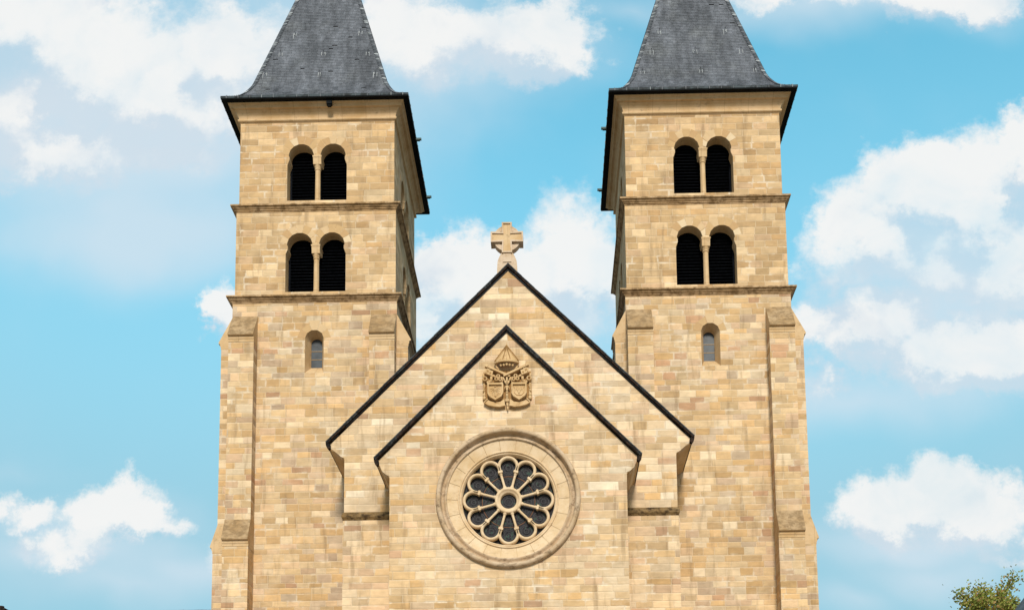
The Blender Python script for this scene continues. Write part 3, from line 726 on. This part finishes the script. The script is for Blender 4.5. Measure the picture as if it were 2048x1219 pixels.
# ------------------------------------------------------------------ carved arms above the rose
AR = empty('coat_of_arms'); AR.parent = church
AY = YW
def cc(px, py): return ((px-930)*.00262, -13.19-(py-700)*.00268+Z0)
def relief(name, polys, mat=None, parent=AR, bev=.012):
    bm = bmesh.new()
    for pts, d0, d1 in polys:
        prism(bm, pts, lambda a, z, d_: (a, AY+d_, z), -d1, -d0)
    bmesh.ops.remove_doubles(bm, verts=bm.verts, dist=.0004); bmesh.ops.recalc_face_normals(bm, faces=bm.faces)
    return obj(name, bm, mat or M['carv'], parent)
def tubes(bm, pts, r, y, r1=None):
    n = len(pts)
    for i in range(n-1):
        a = r+(r1-r)*i/(n-1) if r1 else r; b = r+(r1-r)*(i+1)/(n-1) if r1 else r
        rod(bm, (pts[i][0], y, pts[i][1]), (pts[i+1][0], y, pts[i+1][1]), a, b, 7)
        ball(bm, (pts[i+1][0], y, pts[i+1][1]), b*1.0, n=7)
C = lambda L: [cc(*p) for p in L]
# shields
for sg, x0, x1 in ((-1, 692, 884), (1, 984, 1170)):
    xm = (x0+x1)/2
    outer = C([(x0, 776), (x1, 776), (x1, 905), (x1-22, 945), (xm, 990), (x0+22, 945), (x0, 905)])
    inner = C([(x0+17, 798), (x1-17, 798), (x1-17, 900), (x1-34, 930), (xm, 966), (x0+34, 930), (x0+17, 900)])
    bm = bmesh.new(); fn = lambda a, z, d_: (a, AY-d_, z)
    holed(bm, outer, [inner], lambda a, z, d_: (a, AY-.21, z))
    loft(bm, [fn(a, z, .0) for a, z in outer], [fn(a, z, .21) for a, z in outer]); loft(bm, [fn(a, z, .15) for a, z in inner], [fn(a, z, .21) for a, z in inner])
    prism(bm, inner, fn, .0, .15)
    # charges
    if sg < 0:
        bm2 = bm
        tubes(bm2, C([(xm, 830), (xm-3, 870), (xm, 935)]), .030, AY-.16); ball(bm2, (cc(xm, 818)[0], AY-.17, cc(xm, 818)[1]), .028)
        for q in (-1, 1):
            for k in range(4): tubes(bm2, C([(xm+q*6, 850+k*6), (xm+q*(34-k*2), 834+k*17), (xm+q*(58-k*9), 846+k*26)]), .012, AY-.155)
            tubes(bm2, C([(xm, 920), (xm+q*22, 940)]), .010, AY-.155)
    else:
        for q in (-1, 1):
            tubes(bm, C([(xm+q*62, 812), (xm+q*48, 850), (xm+q*56, 890), (xm+q*36, 916)]), .016, AY-.155)
            tubes(bm, C([(xm+q*28, 815), (xm+q*30, 850), (xm+q*12, 872), (xm+q*4, 900)]), .018, AY-.155)
            tubes(bm, C([(xm, 918), (xm+q*22, 926), (xm+q*34, 915)]), .014, AY-.16)
        tubes(bm, C([(xm, 840), (xm, 890)]), .020, AY-.155)
    bmesh.ops.recalc_face_normals(bm, faces=bm.faces); obj('shield', bm, M['carv'], AR)
# canopy (umbrella) with scalloped valance
bm = bmesh.new(); apx, apz = cc(930, 314)
nb = 14; base = []
for i in range(nb+1):
    a = PI*i/nb; base.append((cc(930, 500)[0]-.365*math.cos(a), AY-.10-.20*math.sin(a), cc(930, 500)[1]))
for i in range(nb): face(bm, [base[i], base[i+1], (apx, AY-.14, apz)])
b2 = [(x*1.10, AY+(y-AY)*1.12, z-.03) for x, y, z in base]; b3 = [(x*1.08, AY+(y-AY)*1.1, z-.085) for x, y, z in base]
loft(bm, base, b2, closed=False); loft(bm, b2, b3, closed=False)
b4 = [(x*.9, AY+(y-AY)*.85, z-.085) for x, y, z in base]; loft(bm, b3, b4, closed=False)
for i in (0, 2, 7, 12, 14): rod(bm, (base[i][0], base[i][1]-.012, base[i][2]), (apx, AY-.16, apz), .024 if i in (0, 14) else .013, .012, 6)
ball(bm, (apx, AY-.14, apz+.02), .034); rod(bm, (apx, AY-.13, apz), (apx, AY-.12, apz+.14), .014, .008, 6)
face(bm, [base[0], (apx, AY, apz), base[-1]])
bmesh.ops.recalc_face_normals(bm, faces=bm.faces); obj('canopy', bm, M['carv'], AR)
bm = bmesh.new()
for sg in (-1, 1):
    for o, r in ((.385, .022), (.12, .012)): rod(bm, (cc(930, 500)[0]+sg*o, AY-.14-(.16 if o < .3 else .02), cc(930, 500)[1]), (apx, AY-.19, apz+.02), r, .014, 6)
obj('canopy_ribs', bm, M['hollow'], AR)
bm = bmesh.new()
for k, px in enumerate((858, 895, 930, 965, 1002)):
    x, z = cc(px, 532); ball(bm, (x, AY-.24+.05*abs(k-2)*.5, z-.05), .045, .95, .5, 1.35)
    
for px in (808, 1052):
    x, z = cc(px, 520); tubes(bm, [(x, z), (x+(-.02 if px < 930 else .02), z-.10), (x+(.05 if px < 930 else -.05), z-.19)], .03, AY-.10)
obj('valance', bm, M['carv'], AR, smooth=True)
# crossed keys
for q in (-1, 1):
    X = lambda px: 930+q*(930-px) if q < 0 else px
    mir = lambda L: C([(1860-a if q > 0 else a, b) for a, b in L])
    bm = bmesh.new(); yk = AY-(.19 if q > 0 else .15)
    def barpoly(p, r_, y0, y1):
        (ax, az), (bx, bz) = p; l = math.hypot(bx-ax, bz-az); nx, nz = -(bz-az)/l*r_, (bx-ax)/l*r_
        prism(bm, [(ax+nx, az+nz), (bx+nx, bz+nz), (bx-nx, bz-nz), (ax-nx, az-nz)], lambda a, z, d_: (a, d_, z), y0, y1)
    barpoly(mir([(672, 552), (968, 690)]), .032, yk-.03, AY)
    barpoly(mir([(668, 548), (700, 563)]), .045, yk-.045, AY)
    # bit with wards
    P4 = mir([(664, 588), (764, 622), (748, 680), (656, 646)])
    prism(bm, P4, lambda a, z, d_: (a, d_, z), yk-.01, AY)
    prism(bm, mir([(690, 585), (730, 600), (728, 612), (688, 598)]), lambda a, z, d_: (a, d_, z), yk-.01, AY)
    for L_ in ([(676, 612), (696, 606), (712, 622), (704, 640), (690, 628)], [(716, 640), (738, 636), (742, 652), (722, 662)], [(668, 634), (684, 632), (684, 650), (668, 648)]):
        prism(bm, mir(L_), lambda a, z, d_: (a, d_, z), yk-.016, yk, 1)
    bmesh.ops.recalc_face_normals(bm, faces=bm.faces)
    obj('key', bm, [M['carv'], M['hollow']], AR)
    # bow: three lobes with pierced holes
    bm = bmesh.new()
    for (a, b) in ((802, 724), (848, 728), (824, 688)):
        x, z = mir([(a, b)])[0]
        lathe_y(bm, [(.068, AY), (.068, AY-.17), (.05, AY-.20), (.03, AY-.19), (.024, AY-.12)], x, z, 16)
    # crease of the garland leaving the key bow
    tubes(bm, mir([(790, 690), (760, 672), (740, 690), (738, 735), (700, 762)]), .036, AY-.11, .05)
    tubes(bm, mir([(880, 700), (905, 745), (925, 790), (960, 835)]), .040, AY-.13, .022)
    tubes(bm, mir([(862, 690), (880, 720), (868, 760), (830, 772), (790, 768)]), .022, AY-.12)
    bmesh.ops.recalc_face_normals(bm, faces=bm.faces); obj('key_bow', bm, M['carv'], AR, smooth=True)
    # curled ribbon with a dark eye, and a hanging tassel
    bm = bmesh.new(); x, z = mir([(660, 712)])[0]
    lathe_y(bm, [(.085, AY), (.085, AY-.13), (.07, AY-.17), (.045, AY-.15), (.035, AY-.02), (.001, AY-.02)], x, z, 18)
    tubes(bm, mir([(685, 740), (712, 765), (745, 745)]), .04, AY-.08)
    tubes(bm, mir([(640, 640), (650, 690)]), .03, AY-.06)
    bmesh.ops.recalc_face_normals(bm, faces=bm.faces); obj('ribbon', bm, M['carv'], AR, smooth=True)
    bm = bmesh.new(); L = mir([(648, 760), (652, 800), (645, 840), (655, 870), (648, 905)])
    tubes(bm, L, .026, AY-.07); 
    for k, (px, py, r) in enumerate(((652, 795, .036), (648, 850, .040), (650, 905, .048), (652, 945, .056))):
        x, z = mir([(px, py)])[0]; ball(bm, (x, AY-.07, z), r, 1, 1, 1.25)
    obj('tassel', bm, M['carv'], AR, smooth=True)
    # side of the mantle
    bm = bmesh.new()
    L = mir([(648, 1008), (700, 1038), (770, 1055), (840, 1060), (905, 1045)]); Ltop = mir([(690, 965), (730, 990), (790, 1006), (850, 1000), (895, 968)])
    for i in range(4):
        prism(bm, [L[i], L[i+1], Ltop[i+1], Ltop[i]], lambda a, z, d_: (a, d_, z), AY-.10-.01*i, AY)
    tubes(bm, L, .018, AY-.13)
    tubes(bm, mir([(648, 1005), (690, 965)]), .020, AY-.12)
    bmesh.ops.recalc_face_normals(bm, faces=bm.faces); obj('mantle', bm, M['carv'], AR)
bm = bmesh.new()
tubes(bm, C([(930, 705), (930, 790)]), .030, AY-.17); tubes(bm, C([(930, 800), (930, 900), (930, 960)]), .034, AY-.13, .045)
ball(bm, (cc(930, 985)[0], AY-.10, cc(930, 985)[1]), .075, 1.1, .8, .9); tubes(bm, C([(932, 1010), (933, 1060), (937, 1100)]), .046, AY-.08, .018)
for k in range(3): ball(bm, (cc(930, 862+k*34)[0], AY-.16, cc(930, 862+k*34)[1]), .030)
obj('staff', bm, M['carv'], AR, smooth=True)
# thin carved ground slab behind everything, standing just proud of the wall
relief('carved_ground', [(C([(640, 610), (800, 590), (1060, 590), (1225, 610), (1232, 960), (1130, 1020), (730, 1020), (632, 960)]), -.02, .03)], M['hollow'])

# ------------------------------------------------------------------ gable cross
CR = empty('gable_cross'); CR.parent = church
bm = bmesh.new(); yc0 = -5.62; xc, zc = -.035, -7.035+Z0
fb = lambda a, z, d_: (a+xc, yc0+d_, z+zc)
arm = [(-.165, .185), (-.175, .54), (.175, .54), (.165, .185), (.56, .20), (.56, -.18), (.165, -.17), (.18, -.57), (-.18, -.57), (-.165, -.17), (-.56, -.18), (-.56, .20)]
inn = [(-.115, .12), (-.125, .49), (.125, .49), (.115, .12), (.51, .14), (.51, -.13), (.115, -.11), (.13, -.52), (-.13, -.52), (-.115, -.11), (-.51, -.13), (-.51, .14)]
loops = [[Vector((a, b, 0)) for a, b in arm], [Vector((a, b, 0)) for a, b in inn]]
holed(bm, arm, [inn], lambda a, z, d_: fb(a, z, 0)); loft(bm, [fb(a, z, 0) for a, z in arm], [fb(a, z, .40) for a, z in arm]); loft(bm, [fb(a, z, 0) for a, z in inn], [fb(a, z, .05) for a, z in inn])
prism(bm, inn, fb, .04, .06, 1); prism(bm, arm, fb, .39, .40)
bmesh.ops.recalc_face_normals(bm, faces=bm.faces); obj('cross_bars', bm, [M['cross'], M['trim']], CR)
bm = bmesh.new()
rg = arc(0, 0, .47, 0, 360, 48)[:-1]; hs = []
for ax, az in ((.205, .235), (-.205, .235), (.205, -.205), (-.205, -.205)): hs.append([(ax+.028*math.cos(t_*PI/4), az+.028*math.sin(t_*PI/4)) for t_ in range(8)])
holed(bm, rg, hs, lambda a, z, d_: fb(a, z, .09)); loft(bm, [fb(a, z, .09) for a, z in rg], [fb(a, z, .34) for a, z in rg])
for h_ in hs: loft(bm, [fb(a, z, .09) for a, z in h_], [fb(a, z, .3) for a, z in h_])
holed(bm, rg, [], lambda a, z, d_: fb(a, z, .34))
bmesh.ops.recalc_face_normals(bm, faces=bm.faces); obj('cross_disc', bm, M['cross'], CR)
bm = bmesh.new()
ped = [(-.36, -1.55), (.36, -1.55), (.345, -1.05), (.33, -.86), (.27, -.70), (.20, -.56), (-.20, -.56), (-.27, -.70), (-.33, -.86), (-.345, -1.05)]
prism(bm, ped, fb, .06, .50); prism(bm, [(-.15, -.9), (.15, -.9), (.13, -.60), (-.13, -.60)], fb, .03, .07)
bmesh.ops.recalc_face_normals(bm, faces=bm.faces); obj('cross_pedestal', bm, M['cross'], CR)

# ------------------------------------------------------------------ ground
def ground_mat():
    m, T = newmat('paving_stone_ground'); g = T.n('ShaderNodeNewGeometry'); pos = g.outputs['Position']
    v = T.n('ShaderNodeTexBrick', {'Vector': pos, 'Color1': (.36, .30, .22, 1), 'Color2': (.31, .26, .20, 1), 'Mortar': (.12, .11, .10, 1), 'Scale': 1.6, 'Mortar Size': .015}).outputs[0]
    c = T.mix(T.step(T.noise(pos, .3, 4, .6), .4, .7, 0, .5), v, (.26, .21, .15)); finish(T, c, .9); return m
bm = bmesh.new(); face(bm, [(-900, -900, 0), (900, -900, 0), (900, 900, 0), (-900, 900, 0)])
tag(obj('ground', bm, ground_mat()), kind='structure')

# ------------------------------------------------------------------ neighbours
M['render'] = simple('pale_render', (.42, .38, .30), .9, .2, .8, .15)
M['ridge'] = simple('grey_ridge_tile', (.22, .22, .22), .8, .2, 3.0, .45)
M['windark'] = simple('dark_window_glass', (.03, .035, .04), .2, .5)
def house(name, x0, x1, y0, y1, ze, zr, along, label, chim=None):
    h = empty(name, ((x0+x1)/2, (y0+y1)/2, 0)); tag(h, label, 'house'); ox, oy = h.location.x, h.location.y
    x0 -= ox; x1 -= ox; y0 -= oy; y1 -= oy
    bm = bmesh.new(); box(bm, x0, x1, y0, y1, 0, ze)
    if along == 'x':
        for xx in (x0, x1): face(bm, [(xx, y0, ze), (xx, y1, ze), (xx, (y0+y1)/2, zr-.15)])
    else:
        for yy in (y0, y1): face(bm, [(x0, yy, ze), (x1, yy, ze), ((x0+x1)/2, yy, zr-.15)])
    obj('wall', fixn(bm), M['render'], h)
    bm = bmesh.new(); o = .35
    if along == 'x':
        for sg in (-1, 1):
            ym = (y0+y1)/2; hw = (y1-y0)/2+o; zl = ze-o*(zr-ze)/((y1-y0)/2)
            prism(bm, [(ym, zr), (ym+sg*hw, zl), (ym+sg*hw, zl-.14), (ym, zr-.16)], lambda a, z, d_: (d_, a, z), x0-o, x1+o)
    else:
        for sg in (-1, 1):
            xm = (x0+x1)/2; hw = (x1-x0)/2+o; zl = ze-o*(zr-ze)/((x1-x0)/2)
            prism(bm, [(xm, zr), (xm+sg*hw, zl), (xm+sg*hw, zl-.14), (xm, zr-.16)], lambda a, z, d_: (a, d_, z), y0-o, y1+o)
    bmesh.ops.recalc_face_normals(bm, faces=bm.faces); rf = obj('roof', bm, M['slate2'], h)
    if along == 'x':
        bm = bmesh.new(); x = x0-o; ym = (y0+y1)/2
        while x < x1+o-.1:
            rod(bm, (x, ym, zr-.04+random.uniform(-.012, .012)), (x+.36, ym, zr-.02+random.uniform(-.012, .012)), .11, .095, 8); x += .38
        obj('ridge_tiles', bm, M['ridge'], rf)
    for i in range(4):
        for z in (1.2, 4.4):
            if z+1.5 > ze: continue
            if along == 'x' or True:
                xa = x0+(x1-x0)*(i+.5)/4-.5; bm = bmesh.new(); box(bm, xa-.08, xa+1.08, y0-.05, y0+.02, z-.08, z+1.48)
                wf = obj('window', bm, M['trim'], h); bm = bmesh.new(); box(bm, xa, xa+1, y0-.055, y0+.0, z, z+1.4); obj('pane', bm, M['windark'], wf)
    if chim:
        bm = bmesh.new(); cx_, cy_, zt = chim; cx_ -= ox; cy_ -= oy; box(bm, cx_-.3, cx_+.3, cy_-.3, cy_+.3, zr-1.2, zt-.3); box(bm, cx_-.36, cx_+.36, cy_-.36, cy_+.36, zt-.3, zt-.2)
        rod(bm, (cx_, cy_, zt-.2), (cx_, cy_, zt), .16, .12, 12); obj('chimney', bm, M['verge'], rf)
    return h
house('house', -26.6, -12.0, 8.0, 16.0, Z0-19.6, Z0-15.21, 'x', 'neighbouring house left of the church, only its grey roof ridge showing', (-26.3, 12.0, Z0-14.80))
house('house', 18.0, 28.0, -3.0, 2.0, 10.32, 16.49, 'y', 'steep slate-roofed house in the right corner, in front of the tree')

# ------------------------------------------------------------------ tree
def leaf_mat():
    m, T = newmat('birch_leaves'); g = T.n('ShaderNodeNewGeometry')
    col = T.ramp(g.outputs['Random Per Island'], [(0, (.15, .18, .03)), (.35, (.25, .28, .045)), (.65, (.34, .32, .07)), (.9, (.38, .23, .08))])
    ins = {'Base Color': col, 'Roughness': .6, 'Specular IOR Level': .3, 'Transmission Weight': 0.0}
    b = T.n('ShaderNodeBsdfPrincipled', ins).outputs[0]; tr = T.n('ShaderNodeBsdfTranslucent', {'Color': col}).outputs[0]
    mx = T.n('ShaderNodeMixShader', {0: .35, 1: b, 2: tr}).outputs[0]
    T.t.links.new(mx, T.n('ShaderNodeOutputMaterial').inputs[0]); return m
M['bark'] = simple('brown_bark', (.12, .08, .05), .9, .2, 6.0, .5)
def tree(loc, ht):
    rnd = random.Random(11)
    t = empty('birch_tree', loc); tag(t, 'loose yellow-green tree rising behind the roof in the right corner', 'tree')
    bm = bmesh.new(); tips = []
    def limb(p, dr, l, r, lev):
        n = 4; q = p
        for i in range(n):
            dr2 = (dr+Vector((rnd.uniform(-.2, .2), rnd.uniform(-.2, .2), rnd.uniform(-.05, .22)))*(.6 if lev else .25)).normalized(); e = q+dr2*l/n
            rod(bm, q, e, r*(1-i/n*.55), r*(1-(i+1)/n*.55), 7 if lev < 2 else 4); q = e; dr = dr2
            if lev >= 2: tips.append(e.copy())
            if lev < 3 and (i > 0 or lev > 0):
                for k in range(3 if lev == 0 else 2):
                    a = rnd.uniform(0, 2*PI); up = rnd.uniform(.35, 1.0)
                    limb(e, Vector((math.cos(a), math.sin(a), up)).normalized()*.8+dr*.3, l*rnd.uniform(.38, .55), r*.42, lev+1)
        tips.append(q.copy())
    limb(Vector((0, 0, 0)), Vector((0, 0, 1)), ht*.72, .24, 0)
    top = max(p.z for p in tips); k = ht/top
    for v in bm.verts: v.co = Vector((v.co.x*.9, v.co.y, v.co.z*k))
    tips = [Vector((p.x*.9, p.y, p.z*k)) for p in tips]
    obj('trunk', bm, M['bark'], t)
    bl = bmesh.new()
    for p in tips:
        for _ in range(60):
            c = p+Vector((rnd.gauss(0, .22), rnd.gauss(0, .22), rnd.gauss(0, .20))); s_ = rnd.uniform(.05, .10)
            ax = Vector((rnd.gauss(0, 1), rnd.gauss(0, 1), rnd.gauss(0, 1))).normalized(); u = ax.orthogonal().normalized(); v = ax.cross(u)
            face(bl, [c-u*s_, c-v*s_*.6, c+u*s_, c+v*s_*.6])
    print('TREE tips', len(tips), 'top', top, 'x', min(p.x for p in tips), max(p.x for p in tips))
    obj('crown', bl, leaf_mat(), t)
    return t
tree((26.7, 12.0, 0), 16.7)
